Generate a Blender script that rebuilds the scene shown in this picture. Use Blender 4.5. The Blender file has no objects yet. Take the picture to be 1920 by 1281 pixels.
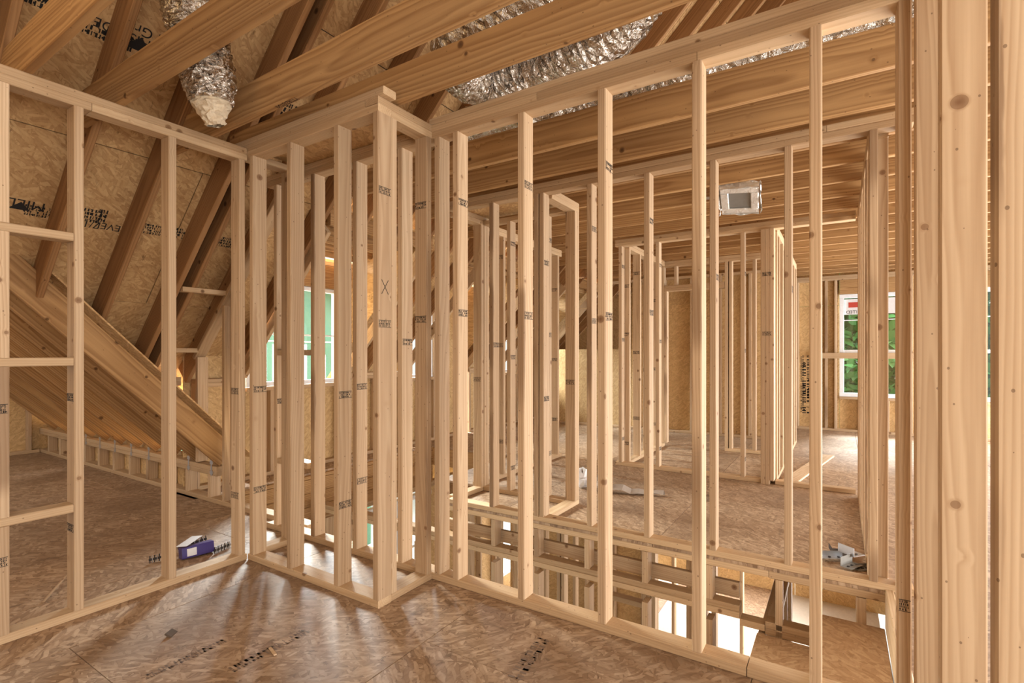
import bpy, math, random
from mathutils import Vector, Matrix

C = bpy.context.scene.collection
SC = bpy.context.scene
random.seed(7)

# ------------------------------------------------------------------ camera, world, lights, exposure
EYE = 1.237
cam = bpy.data.cameras.new('camera'); camo = bpy.data.objects.new('camera', cam); C.objects.link(camo)
cam.sensor_width = 36; cam.lens = 964 / 1920 * 36; cam.shift_y = 21.5 / 1920; cam.clip_start = .02
fw = Vector((.8434, .5372, 0)); rt = Vector((.5372, -.8434, 0)); up = Vector((0, 0, 1))
camo.matrix_world = Matrix(((rt.x, up.x, -fw.x, 0), (rt.y, up.y, -fw.y, 0), (rt.z, up.z, -fw.z, EYE), (0, 0, 0, 1)))
SC.camera = camo
SC.view_settings.view_transform = 'Standard'; SC.view_settings.look = 'None'
SC.view_settings.gamma = 1; SC.view_settings.use_curve_mapping = False
SC.view_settings.exposure = 0.56
W = bpy.data.worlds.new('sky'); SC.world = W; W.use_nodes = True
bg = W.node_tree.nodes['Background']; bg.inputs[0].default_value = (1, .985, .955, 1); bg.inputs[1].default_value = .85

SC.cycles.use_adaptive_sampling = True; SC.cycles.adaptive_threshold = .025; SC.cycles.max_bounces = 7; SC.cycles.diffuse_bounces = 3; SC.cycles.glossy_bounces = 2; SC.cycles.transparent_max_bounces = 6
def area(name, loc, target, sx, sy, power, col=(1, 1, 1)):
    l = bpy.data.lights.new(name, 'AREA'); l.shape = 'RECTANGLE'; l.size = sx; l.size_y = sy; l.energy = power; l.color = col
    o = bpy.data.objects.new(name, l); C.objects.link(o); o.location = loc
    o.rotation_euler = (Vector(target) - Vector(loc)).to_track_quat('-Z', 'Y').to_euler()
    return o
area('bright_sky_beyond_window', (4.0, 8.3, 3.2), (3.2, 4.9, 1.45), 2.2, 1.4, 1900, (1, .97, .93))
area('bright_sky_beyond_second_window', (6.6, 8.3, 3.4), (5.5, 4.9, 1.45), 1.7, 1.3, 1300, (.86, .93, 1))
area('added_light_third_dormer', (8.9, 8.3, 3.4), (7.7, 4.9, 1.45), 1.7, 1.3, 1300, (.86, .93, 1))  # added lamp outside the added third dormer, brightens the far studs
area('bright_sky_beyond_far_window', (12.6, -.5, 4.2), (9.6, -.43, 1.4), 1.8, 1.4, 900, (.95, .97, 1))
area('added_side_fill_far', (9.0, -2.7, .8), (7.0, 1.2, 2.0), 3.0, 1.4, 240, (.88, .94, 1))  # added fill for the far rooms, aimed upward; no windows on this side
area('added_uplight_mid', (6.0, -2.75, .55), (3.4, 1.0, 2.4), 2.6, 1.0, 150, (1, .97, .93))  # added low lamp that lights the joist undersides over the stairwell
area('added_uplight_near', (3.2, -2.75, .55), (1.3, 1.2, 2.5), 2.4, 1.0, 90, (1, .96, .91))  # added low lamp for the undersides of the nearest joists
area('added_fill_left', (-.9, -2.8, 1.3), (.9, 4.5, 1.9), 2.2, 1.8, 95, (1, .96, .9))  # added fill lamp for the attic and roof on the left
area('added_fill_lower_storey', (6.5, -.45, -1.4), (5.5, 3, -2), 4.0, 1.8, 130, (1, .97, .93))  # added fill inside the lower storey, in front of its closed side wall
area('added_fill_lower_storey_end', (9.4, 2.2, -1.3), (5, 2.2, -1.9), 2.5, 1.6, 90, (1, .97, .93))  # second added lower storey fill, from the closed far end

# ------------------------------------------------------------------ materials
def newmat(name):
    m = bpy.data.materials.new(name); m.use_nodes = True
    nt = m.node_tree; return m, nt, nt.nodes, nt.links, nt.nodes['Principled BSDF']
def nd(ns, t, **kw):
    n = ns.new(t)
    for k, v in kw.items(): setattr(n, k, v)
    return n
def math_(nt, op, a, b=None, c=None, clamp=False):
    n = nt.nodes.new('ShaderNodeMath'); n.operation = op; n.use_clamp = clamp
    for i, v in enumerate((a, b, c)):
        if v is None: continue
        if isinstance(v, (int, float)): n.inputs[i].default_value = v
        else: nt.links.new(v, n.inputs[i])
    return n.outputs[0]
def mixc(nt, f, a, b, mode='MIX'):
    n = nt.nodes.new('ShaderNodeMix'); n.data_type = 'RGBA'; n.blend_type = mode
    for i, v in ((0, f), (6, a), (7, b)):
        if isinstance(v, (int, float)): n.inputs[i].default_value = v
        elif isinstance(v, tuple): n.inputs[i].default_value = (*v, 1)
        else: nt.links.new(v, n.inputs[i])
    return n.outputs[2]
def sstep(nt, v, lo, hi, a=0., b=1.):
    n = nt.nodes.new('ShaderNodeMapRange'); n.interpolation_type = 'SMOOTHSTEP'
    nt.links.new(v, n.inputs[0])
    for i, x in enumerate((lo, hi, a, b)): n.inputs[i + 1].default_value = x
    return n.outputs[0]
def mapping(nt, v, scale=(1, 1, 1), rot=(0, 0, 0), loc=(0, 0, 0)):
    n = nt.nodes.new('ShaderNodeMapping'); nt.links.new(v, n.inputs[0])
    n.inputs[1].default_value = loc; n.inputs[2].default_value = rot; n.inputs[3].default_value = scale
    return n.outputs[0]
def noise(nt, v, scale=1, detail=3, rough=.5, dist=0):
    n = nt.nodes.new('ShaderNodeTexNoise'); nt.links.new(v, n.inputs['Vector'])
    n.inputs['Scale'].default_value = scale; n.inputs['Detail'].default_value = detail
    n.inputs['Roughness'].default_value = rough; n.inputs['Distortion'].default_value = dist
    return n
def voro(nt, v, scale=1, feature='F1'):
    n = nt.nodes.new('ShaderNodeTexVoronoi'); n.feature = feature; nt.links.new(v, n.inputs['Vector'])
    n.inputs['Scale'].default_value = scale; return n
def objvec(nt):
    tc = nt.nodes.new('ShaderNodeTexCoord'); oi = nt.nodes.new('ShaderNodeObjectInfo')
    vm = nt.nodes.new('ShaderNodeVectorMath'); vm.operation = 'MULTIPLY_ADD'
    nt.links.new(oi.outputs['Random'], vm.inputs[0]); vm.inputs[1].default_value = (37.3, 91.7, 53.9)
    nt.links.new(tc.outputs['Object'], vm.inputs[2])
    return tc.outputs['Object'], vm.outputs[0], oi.outputs['Random']
def bump(nt, h, strength, dist, bsdf):
    b = nt.nodes.new('ShaderNodeBump'); b.inputs['Strength'].default_value = strength; b.inputs['Distance'].default_value = dist
    nt.links.new(h, b.inputs['Height']); nt.links.new(b.outputs[0], bsdf.inputs['Normal'])

def wood(name, light, dark, knot, ring=34., ringamt=.5, jitter=.16, wane=False, knotsize=.14):
    m, nt, ns, ln, bs = newmat(name)
    obj, v, rnd = objvec(nt)
    kn = voro(nt, v, 7.6)
    kd = kn.outputs['Distance']
    bend = sstep(nt, kd, .0, .22, 1, 0)
    wob = noise(nt, mapping(nt, v, (4.5, 4.5, .7)), 1, 3)
    sep = nd(ns, 'ShaderNodeSeparateXYZ'); ln.new(v, sep.inputs[0])
    sepo = nd(ns, 'ShaderNodeSeparateXYZ'); ln.new(obj, sepo.inputs[0])
    ox = math_(nt, 'MULTIPLY_ADD', rnd, .16, -.08)
    oy = math_(nt, 'MULTIPLY_ADD', math_(nt, 'FRACT', math_(nt, 'MULTIPLY', rnd, 17.13)), .14, .01)
    tilt = math_(nt, 'MULTIPLY', sepo.outputs[2], .018)
    px = math_(nt, 'ADD', math_(nt, 'ADD', sepo.outputs[0], ox), tilt)
    py = math_(nt, 'ADD', sepo.outputs[1], oy)
    r2 = math_(nt, 'SQRT', math_(nt, 'ADD', math_(nt, 'MULTIPLY', px, px), math_(nt, 'MULTIPLY', py, py)))
    ph = math_(nt, 'ADD', math_(nt, 'MULTIPLY', r2, ring * 3.2), math_(nt, 'MULTIPLY', wob.outputs[0], 5.0))
    ph = math_(nt, 'ADD', ph, math_(nt, 'MULTIPLY', bend, .6))
    fr = math_(nt, 'FRACT', ph)
    late = math_(nt, 'POWER', fr, 1.3)
    late = math_(nt, 'MULTIPLY', late, sstep(nt, fr, .72, 1.0, 1, 0))
    g = noise(nt, mapping(nt, v, (160, 160, 3.0)), 1, 3, .6)
    g2 = noise(nt, mapping(nt, v, (34, 34, .9)), 1, 3, .55)
    f = math_(nt, 'ADD', math_(nt, 'MULTIPLY', late, ringamt), math_(nt, 'MULTIPLY', math_(nt, 'SUBTRACT', g.outputs[0], .5), .35))
    f = math_(nt, 'ADD', f, math_(nt, 'MULTIPLY', math_(nt, 'SUBTRACT', g2.outputs[0], .38), .95), clamp=True)
    col = mixc(nt, f, light, dark)
    # whole-board tone
    t = math_(nt, 'MULTIPLY_ADD', math_(nt, 'FRACT', math_(nt, 'MULTIPLY', rnd, 7.77)), jitter * 2, 1 - jitter)
    tc = nd(ns, 'ShaderNodeCombineXYZ')
    ln.new(t, tc.inputs[0]); ln.new(math_(nt, 'POWER', t, 1.15), tc.inputs[1]); ln.new(math_(nt, 'POWER', t, 1.3), tc.inputs[2])
    col = mixc(nt, 1.0, col, tc.outputs[0], 'MULTIPLY')
    sel = nd(ns, 'ShaderNodeSeparateColor'); ln.new(kn.outputs['Color'], sel.inputs[0])
    ks = math_(nt, 'MULTIPLY', sel.outputs[0], knotsize)
    km = math_(nt, 'LESS_THAN', kd, ks)
    halo = sstep(nt, math_(nt, 'SUBTRACT', kd, ks), 0, .05, .45, 0)
    col = mixc(nt, halo, col, dark)
    kin = sstep(nt, math_(nt, 'DIVIDE', kd, math_(nt, 'ADD', ks, .001)), .0, 1.0, .95, .55)
    col = mixc(nt, math_(nt, 'MULTIPLY', km, kin), col, knot)
    # small marks and nail heads
    sp = voro(nt, mapping(nt, v, (1, 1, .8)), 26)
    col = mixc(nt, math_(nt, 'MULTIPLY', math_(nt, 'LESS_THAN', sp.outputs['Distance'], .075), .6), col, (.10, .05, .025))
    if wane:
        nz = noise(nt, mapping(nt, v, (30, 30, 5)), 1, 3)
        e = math_(nt, 'MULTIPLY_ADD', nz.outputs[0], .034, sepo.outputs[0])
        wm = sstep(nt, e, .050, .056)
        wm = math_(nt, 'MULTIPLY', wm, math_(nt, 'GREATER_THAN', rnd, .72))
        wm = math_(nt, 'MULTIPLY', wm, sstep(nt, noise(nt, mapping(nt, v, (1, 1, 1.6)), 1, 1).outputs[0], .45, .6))
        col = mixc(nt, math_(nt, 'MULTIPLY', wm, .6), col, (.18, .095, .045))
    ln.new(col, bs.inputs['Base Color']); bs.inputs['Roughness'].default_value = .68
    bs.inputs['Specular IOR Level'].default_value = .25
    bump(nt, math_(nt, 'ADD', g.outputs[0], math_(nt, 'MULTIPLY', late, .5)), .25, .001, bs)
    return m

def osb(name, c0, c1, c2, stain=None, rough=.7, spec=.3, scale=1.):
    m, nt, ns, ln, bs = newmat(name)
    obj, v, rnd = objvec(nt)
    w = noise(nt, v, 6, 2)
    vv = nd(ns, 'ShaderNodeVectorMath', operation='MULTIPLY_ADD'); ln.new(w.outputs['Color'], vv.inputs[0]); vv.inputs[1].default_value = (.05, .0, .05); ln.new(v, vv.inputs[2])
    v2 = vv.outputs[0]
    def layer(rot, loc):
        a = voro(nt, mapping(nt, mapping(nt, v2, (1, 1, 1), (0, rot, 0), loc), (62 * scale, 8, 15 * scale)), 1)
        s = nd(ns, 'ShaderNodeSeparateColor'); ln.new(a.outputs['Color'], s.inputs[0])
        return s.outputs[0], a.outputs['Distance']
    A, dA = layer(.12, (0, 0, 0)); B, dB = layer(1.2, (3, 1, 5)); D, dD = layer(-.75, (9, 2, 1)); E, dE = layer(2.1, (5, 3, 2))
    def mixv(f, a, b):
        n = nd(ns, 'ShaderNodeMix', data_type='FLOAT'); ln.new(f, n.inputs[0]); ln.new(a, n.inputs[2]); ln.new(b, n.inputs[3]); return n.outputs[0]
    m1 = math_(nt, 'GREATER_THAN', B, .55); m2 = math_(nt, 'GREATER_THAN', D, .6); m3 = math_(nt, 'GREATER_THAN', E, .72)
    fr = lambda x, k: math_(nt, 'FRACT', math_(nt, 'MULTIPLY', x, k))
    val = mixv(m3, mixv(m2, mixv(m1, fr(A, 7.3), fr(B, 9.1)), fr(D, 8.7)), fr(E, 6.1))
    dd = mixv(m3, mixv(m2, mixv(m1, dA, dB), dD), dE)
    gr = noise(nt, mapping(nt, v2, (90, 20, 30)), 1, 4, .65)
    val = math_(nt, 'ADD', math_(nt, 'MULTIPLY', val, .62), math_(nt, 'MULTIPLY', gr.outputs[0], .5))
    val = math_(nt, 'SUBTRACT', val, math_(nt, 'MULTIPLY', sstep(nt, dd, .45, .8), .22), clamp=True)
    rp = nd(ns, 'ShaderNodeValToRGB'); ln.new(val, rp.inputs[0])
    e = rp.color_ramp.elements; e[0].position = .05; e[0].color = (*c0, 1); e[1].position = .95; e[1].color = (*c2, 1)
    k = e.new(.5); k.color = (*c1, 1)
    col = rp.outputs[0]
    dk = noise(nt, mapping(nt, v2, (30, 8, 9)), 1, 4, .7)
    col = mixc(nt, sstep(nt, dk.outputs[0], .64, .72, 0, .6), col, tuple(x * .3 for x in c0))
    if stain:
        s1 = noise(nt, mapping(nt, v, (1, 1, 1)), 1.7, 5, .6)
        col = mixc(nt, sstep(nt, s1.outputs[0], .42, .7, 0, .6), col, stain)
        s2 = noise(nt, mapping(nt, v, (9, 1, 1.6), loc=(7, 3, 1)), 1.6, 4, .7)
        col = mixc(nt, sstep(nt, s2.outputs[0], .55, .8, 0, .5), col, tuple(x * .45 for x in stain))
    t = math_(nt, 'MULTIPLY_ADD', rnd, .16, .92)
    cc = nd(ns, 'ShaderNodeCombineXYZ')
    for i in range(3): ln.new(t, cc.inputs[i])
    col = mixc(nt, 1.0, col, cc.outputs[0], 'MULTIPLY')
    ln.new(col, bs.inputs['Base Color']); bs.inputs['Roughness'].default_value = rough
    bs.inputs['Specular IOR Level'].default_value = spec
    bump(nt, val, .35, .002, bs)
    return m

def plain(name, col, rough=.6, metal=0., bumps=None, spec=.4):
    m, nt, ns, ln, bs = newmat(name)
    obj, v, rnd = objvec(nt)
    n = noise(nt, v, 30, 3)
    ln.new(mixc(nt, n.outputs[0], tuple(x * .88 for x in col), tuple(min(1, x * 1.1) for x in col)), bs.inputs['Base Color'])
    bs.inputs['Roughness'].default_value = rough; bs.inputs['Metallic'].default_value = metal
    bs.inputs['Specular IOR Level'].default_value = spec
    if bumps:
        b = noise(nt, mapping(nt, v, bumps[0]), 1, 4, .6, 1.2); bump(nt, b.outputs[0], bumps[1], .02, bs)
    return m

M = {}
M['stud'] = wood('pale_spruce_lumber', (.58, .415, .262), (.36, .212, .108), (.17, .078, .034), ring=30, ringamt=.62, wane=True)
M['plate'] = wood('spruce_plate_lumber', (.56, .39, .232), (.36, .21, .10), (.14, .065, .026), ring=30, ringamt=.45)
M['joist'] = wood('yellow_pine_joist_lumber', (.47, .275, .118), (.23, .108, .038), (.07, .03, .012), ring=22, ringamt=.85, jitter=.12)
M['rafter'] = wood('pine_rafter_lumber', (.36, .19, .080), (.18, .083, .032), (.06, .03, .012), ring=24, ringamt=.7, jitter=.2)
M['osb_roof'] = osb('roof_strand_board', (.40, .225, .095), (.55, .34, .155), (.68, .45, .225))
M['osb_wall'] = osb('wall_strand_board', (.46, .285, .125), (.58, .38, .178), (.68, .47, .235))
M['osb_floor'] = osb('weathered_floor_strand_board', (.205, .122, .068), (.37, .242, .148), (.56, .405, .272), stain=(.21, .128, .074), rough=.55, spec=.35)
M['osb_stair'] = osb('stair_strand_board', (.36, .20, .095), (.47, .28, .145), (.58, .38, .21), rough=.6)
M['ink'] = plain('black_stamp_ink', (.018, .016, .015), .8)
M['foil'] = plain('crinkled_silver_foil', (.60, .55, .49), .22, 1.0, ((22, 22, 22), 1.0))
M['foil_pale'] = plain('pale_foil_wrap', (.80, .78, .74), .3, .45, ((16, 16, 16), .7))
M['insul'] = plain('pale_insulation_wool', (.72, .60, .44), .95, 0, ((40, 40, 40), .6))
M['steel'] = plain('galvanised_steel', (.62, .64, .68), .35, .9)
M['vinyl'] = plain('white_vinyl', (.82, .83, .86), .4)
M['green'] = plain('green_wall_sheathing', (.075, .175, .12), .7)
M['faded'] = plain('faded_floor_print', (.20, .135, .095), .6)
M['purple'] = plain('purple_printed_card', (.045, .028, .17), .35)
M['paper'] = plain('white_paper', (.74, .72, .72), .6)
M['cloth'] = plain('crumpled_grey_brown_paper', (.42, .36, .31), .8)
M['darkplastic'] = plain('dark_plastic', (.04, .035, .035), .5)
M['grey'] = plain('grey_duct_metal', (.28, .27, .25), .5, .5)
M['lime'] = plain('lime_green_plastic', (.28, .42, .05), .5)
M['concrete'] = plain('dusty_pale_subfloor', (.62, .55, .46), .7)
M['siding'] = plain('pale_outside_ground', (.55, .55, .5), .9)
M['leaf'] = plain('green_leaves', (.05, .17, .045), .6)
M['bark'] = plain('brown_bark', (.10, .07, .05), .9)
M['red'] = plain('red_print', (.5, .06, .04), .6)
mg, nt, ns, ln, bs = newmat('window_glass')
tr = nd(ns, 'ShaderNodeBsdfTransparent'); gl = nd(ns, 'ShaderNodeBsdfGlossy'); gl.inputs['Roughness'].default_value = .02
tr.inputs[0].default_value = (.93, .96, .95, 1)
mx = nd(ns, 'ShaderNodeMixShader'); mx.inputs[0].default_value = .06
ln.new(tr.outputs[0], mx.inputs[1]); ln.new(gl.outputs[0], mx.inputs[2]); ln.new(mx.outputs[0], ns['Material Output'].inputs[0])
M['glass'] = mg

# ------------------------------------------------------------------ builders
def link(name, me, mat, parent=None):
    o = bpy.data.objects.new(name, me); C.objects.link(o)
    if mat is not None and not me.materials: me.materials.append(M[mat])
    if parent is not None: o.parent = parent
    return o
def root(name, loc=(0, 0, 0), label=None, cat=None, group=None, kind=None):
    o = bpy.data.objects.new(name, None); C.objects.link(o); o.location = loc; o.empty_display_size = .1
    tag(o, label, cat, group, kind); return o
def tag(o, label=None, cat=None, group=None, kind=None):
    if label: o['label'] = label
    if cat: o['category'] = cat
    if group: o['group'] = group
    if kind: o['kind'] = kind
def wloc(o):
    v = Vector((0, 0, 0))
    while o is not None: v += o.location; o = o.parent
    return v
_cache = {}
def prism(L, w, t, mat, bev=.004):
    """a board: length on local z, width on x, thickness on y, long edges eased"""
    k = (round(L, 3), round(w, 4), round(t, 4), mat, bev)
    if k in _cache: return _cache[k]
    b = min(bev, t * .3); x, y, h = w / 2, t / 2, L / 2
    ring = [(x - b, -y), (x, -y + b), (x, y - b), (x - b, y), (-x + b, y), (-x, y - b), (-x, -y + b), (-x + b, -y)]
    vs = [(p, q, -h) for p, q in ring] + [(p, q, h) for p, q in ring]
    fs = [(i, (i + 1) % 8, 8 + (i + 1) % 8, 8 + i) for i in range(8)] + [tuple(range(7, -1, -1)), tuple(range(8, 16))]
    me = bpy.data.meshes.new('board'); me.from_pydata(vs, [], fs); me.materials.append(M[mat]); _cache[k] = me
    return me
def board(name, a, b, wd, w, t, mat, parent, bev=.004):
    a, b, wd = Vector(a), Vector(b), Vector(wd).normalized()
    z = (b - a).normalized(); x = (wd - z * wd.dot(z)).normalized(); y = z.cross(x)
    o = link(name, prism((b - a).length, w, t, mat, bev), None, parent)
    c = (a + b) / 2
    R = Matrix(((x.x, y.x, z.x), (x.y, y.y, z.y), (x.z, y.z, z.z)))
    base = wloc(parent) if parent is not None else Vector((0, 0, 0))
    o.rotation_mode = 'QUATERNION'; o.rotation_quaternion = R.to_quaternion(); o.location = c - base
    return o
def bx(name, x0, x1, y0, y1, z0, z1, mat, parent, bev=.004, flip=False):
    lo, hi = Vector((x0, y0, z0)), Vector((x1, y1, z1)); d = hi - lo; c = (lo + hi) / 2
    ax = sorted(range(3), key=lambda i: -d[i]); A = ax[0]; B = ax[1]; T = ax[2]
    e = Vector((0, 0, 0)); e[A] = d[A] / 2
    if flip: e = -e
    wd = Vector((0, 0, 0)); wd[B] = random.choice((-1, 1))
    return board(name, c - e, c + e, wd, d[B], d[T], mat, parent, bev)
def mesh(name, vs, fs, mat, parent=None, smooth=False, loc=None):
    me = bpy.data.meshes.new(name); me.from_pydata(vs, [], fs); me.materials.append(M[mat])
    if smooth:
        for p in me.polygons: p.use_smooth = True
    o = link(name, me, None, parent)
    if loc is not None: o.location = Vector(loc) - (wloc(parent) if parent is not None else Vector((0, 0, 0)))
    return o
def text(body, loc, xd, yd, size, parent, mat='ink', name='printed_text'):
    cu = bpy.data.curves.new(name, 'FONT'); cu.body = body; cu.size = size; cu.fill_mode = 'FRONT' if False else 'BOTH'
    cu.align_x = 'CENTER'; cu.align_y = 'CENTER'; cu.materials.append(M[mat])
    o = bpy.data.objects.new(name, cu); C.objects.link(o)
    if parent is not None: o.parent = parent
    x, y = Vector(xd).normalized(), Vector(yd).normalized(); z = x.cross(y)
    o.rotation_mode = 'QUATERNION'; o.rotation_quaternion = Matrix(((x.x, y.x, z.x), (x.y, y.y, z.y), (x.z, y.z, z.z))).to_quaternion()
    o.location = Vector(loc) - (wloc(parent) if parent is not None else Vector((0, 0, 0)))
    return o
def marks_mesh(w, h, rows, seed, rules=True, mat='ink'):
    rr = random.Random(seed); vs = []; fs = []
    def q(a, b, c, d):
        n = len(vs); vs.extend([(a, c, 0), (b, c, 0), (b, d, 0), (a, d, 0)]); fs.append((n, n + 1, n + 2, n + 3))
    if rules: q(-w / 2, w / 2, h / 2 - .0025, h / 2); q(-w / 2, w / 2, -h / 2, -h / 2 + .002)
    rh = h * .86 / rows
    for r in range(rows):
        y = -h * .43 + r * rh; x = -w / 2 + .002
        while x < w / 2 - .006:
            cw = rr.uniform(.25, .75) * rh
            if rr.random() < .9:
                q(x, min(x + cw * .55, w / 2), y + rh * .08, y + rh * .9)
                if rr.random() < .6: q(x, min(x + cw, w / 2), y + rh * .1 + rr.choice((0, .55)) * rh, y + rh * .3 + rr.choice((0, .5)) * rh)
            x += cw * 1.25
    me = bpy.data.meshes.new('ink_marks'); me.from_pydata(vs, [], fs); me.materials.append(M[mat]); return me
STAMPS = [marks_mesh(.082, .036, 3, s) for s in range(6)]
STAMPS_N = [marks_mesh(.032, .040, 4, s + 20) for s in range(3)]
def place_flat(me, name, loc, xd, yd, parent):
    x, y = Vector(xd).normalized(), Vector(yd).normalized(); z = x.cross(y)
    o = link(name, me, None, parent); o.rotation_mode = 'QUATERNION'
    q = Matrix(((x.x, y.x, z.x), (x.y, y.y, z.y), (x.z, y.z, z.z))).to_quaternion()
    if parent is not None:
        pm = Matrix.Translation(wloc(parent)) @ (parent.rotation_quaternion.to_matrix().to_4x4() if parent.rotation_mode == 'QUATERNION' else Matrix())
        mw = Matrix.Translation(Vector(loc)) @ q.to_matrix().to_4x4()
        ml = pm.inverted() @ mw; o.location = ml.to_translation(); o.rotation_quaternion = ml.to_quaternion()
    else:
        o.location = loc; o.rotation_quaternion = q
    return o
T, D = .038, .089
_si = [0]
def stamp(st, face, x, y, z):
    """ink stamp on a stud: face '-y' (x = middle), '-x' (y = middle)"""
    _si[0] += 1
    if face == '-y': place_flat(STAMPS[_si[0] % 6], 'grade_stamp', (x, y - .0008, z), (1, 0, 0), (0, 0, 1), st)
    elif face == '-x': place_flat(STAMPS[_si[0] % 6], 'grade_stamp', (x - .0008, y, z), (0, -1, 0), (0, 0, 1), st)
    elif face == '-xn': place_flat(STAMPS_N[_si[0] % 3], 'grade_stamp', (x - .0008, y, z), (0, -1, 0), (0, 0, 1), st)
    elif face == '-yn': place_flat(STAMPS_N[_si[0] % 3], 'grade_stamp', (x, y - .0008, z), (1, 0, 0), (0, 0, 1), st)

def studs_y(r, X, ys, z0, z1, stamps=None, depth=D, mat='stud'):
    """studs of a wall that runs along Y with its face at X; each stud fills y-T..y"""
    out = []
    for i, y in enumerate(ys):
        o = bx('stud', X, X + depth, y - T, y, z0, z1, mat, r, flip=random.random() < .5)
        out.append(o)
        if isinstance(stamps, dict) and i in stamps:
            for z in stamps[i]: stamp(o, '-y', X + depth / 2, y - T, z)
        elif stamps is True:
            for z in (random.uniform(1.9, 2.2), random.uniform(1.1, 1.5), random.uniform(.2, .5)):
                stamp(o, '-y', X + depth / 2, y - T, z)
    return out
def studs_x(r, Y, xs, z0, z1, stamps=None, depth=D):
    out = []
    for i, x in enumerate(xs):
        o = bx('stud', x, x + T, Y, Y + depth, z0, z1, 'stud', r, flip=random.random() < .5); out.append(o)
        if stamps is True:
            for z in (random.uniform(1.9, 2.2), random.uniform(1.0, 1.5), random.uniform(.2, .5)):
                stamp(o, '-x', x, Y + depth / 2, z)
    return out
def plates_y(r, X, y0, y1, zs, name='top_plate', depth=D):
    for z in zs: bx(name, X, X + depth, y0, y1, z, z + T, 'plate', r)
def plates_x(r, Y, x0, x1, zs, name='top_plate', depth=D):
    for z in zs: bx(name, x0, x1, Y, Y + depth, z, z + T, 'plate', r)

# ------------------------------------------------------------------ floor
XM, XW = 2.134, 3.29               # faces of the long partition and of the stairwell's far partition
fl = root('floor', (0, 0, 0), kind='structure')
G = .0015
def floor_panel(x0, x1, y0, y1, z=0, mat='osb_floor', r=None, name='osb_panel'):
    return bx(name, x0 + G, x1 - G, y0 + G, y1 - G, z - .018, z, mat, r or fl, bev=.001)
def floor_rows(x0, x1, rows, joints):
    for (a, b), js in zip(rows, joints):
        xs = [x0] + [j for j in js if x0 < j < x1] + [x1]
        for p, q in zip(xs, xs[1:]): floor_panel(p, q, a, b)
XE = XM + D                                                 # the floor stops at the stairwell
floor_rows(-2.0, XE, [(-2.16, -.94), (-.94, .28), (.28, 1.5), (1.5, 2.72), (2.72, 3.3)],
           [(.4,), (-.78, 1.66), (-.78, 1.66), (-1.6, .82), (-.4, 1.9)])
floor_rows(-2.0, 2.40, [(3.3, 3.94), (3.94, 5.16), (5.16, 6.38), (6.38, 7.6), (7.6, 8.6)],
           [(-.4, 1.9), (.82,), (-.4, 2.0), (.82,), (1.6,)])
def far_rows(x0, x1, y0, y1, off):
    y = y0; k = 0
    while y < y1 - .05:
        b = min(y + 1.22, y1); xs = [x0]
        j = x0 + off + (k % 2) * 1.22
        while j < x1 - .2: xs.append(j); j += 2.44
        xs.append(x1)
        for p, q in zip(xs, xs[1:]): floor_panel(p, q, y, b)
        y = b; k += 1
far_rows(XW, 9.7, -.2, 2.85, 1.3)
far_rows(3.88, 9.7, 2.85, 3.32, 1.7)
far_rows(5.2, 9.7, 3.32, 4.95, 1.0)
far_rows(XE, 9.7, -2.6, -.2, .6)
floor_panel(XE, 5.2, 4.6, 4.95)

# lower storey floor
fl2 = root('floor', (0, 0, -2.75), kind='structure')
ZL = -2.75
for i in range(5):
    for j in range(4):
        x0 = 1.2 + i * 2.44; y0 = -.5 + j * 1.42
        floor_panel(x0, x0 + 2.44, y0, y0 + 1.42, ZL, 'concrete' if (i + j) % 4 else 'osb_floor', fl2)

# ------------------------------------------------------------------ roof: rafters and deck boards
rf = root('roof', (0, 0, 2.5), kind='structure')
CU = 5.90                      # underside of rafters: z + Y = CU
RD = .184                      # rafter depth
CD = CU + RD * math.sqrt(2)    # underside of deck
s2 = math.sqrt(.5)
def rafter(x, ylow, yhigh, cu=CU, mat='rafter', name='rafter', par=None):
    off = Vector((0, s2, s2)) * RD / 2
    a = Vector((x - T / 2, ylow, cu - ylow)) + off; b = Vector((x - T / 2, yhigh, cu - yhigh)) + off
    return board(name, a, b, (0, 1, 1), RD, T, mat, par or rf)
DORM = [(2.78, 4.05), (4.98, 6.35), (7.2, 8.45)]  # the third dormer is added to bring more light to the far rooms
YR = -.9
def indorm(x): return any(a - .02 < x < b + .04 for a, b in DORM)
rx = [.39, .77, 1.17, 1.546, 1.926, 2.03]
x = 2.345
while x < 9.6: rx.append(x); x += .406
for x in rx:
    if x < 1.3: lo = 4.34 - (1.17 - x) * .2
    elif x < 1.6: lo = 4.72
    elif indorm(x): lo = 3.62
    else: lo = 4.93
    rafter(x, lo, YR)
bx('ridge_board', -.4, 9.7, YR - .04, YR, CU - YR - .1, CU - YR + .28, 'rafter', rf)
n45 = Vector((0, s2, s2))
def deck_panel(x0, x1, d0, d1, xcut=None):
    """deck between slope distances d0..d1 measured down from Y=0 on the deck's underside plane"""
    y0, y1 = d0 * s2, d1 * s2
    if xcut is None:
        a = Vector(((x0 + x1) / 2, y0, CD - y0)) + n45 * .006; b = Vector(((x0 + x1) / 2, y1, CD - y1)) + n45 * .006
        return board('roof_panel', a, b, (1, 0, 0), x1 - x0 - .006, .011, 'osb_roof', rf, bev=.001)
seams = [-1.3, -.08, 1.14, 2.36, 3.58]
seams = [(3.69 * math.sqrt(2)) - 1.22 * k for k in range(5, -1, -1)] + [3.69 * math.sqrt(2) + 1.2]
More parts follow.
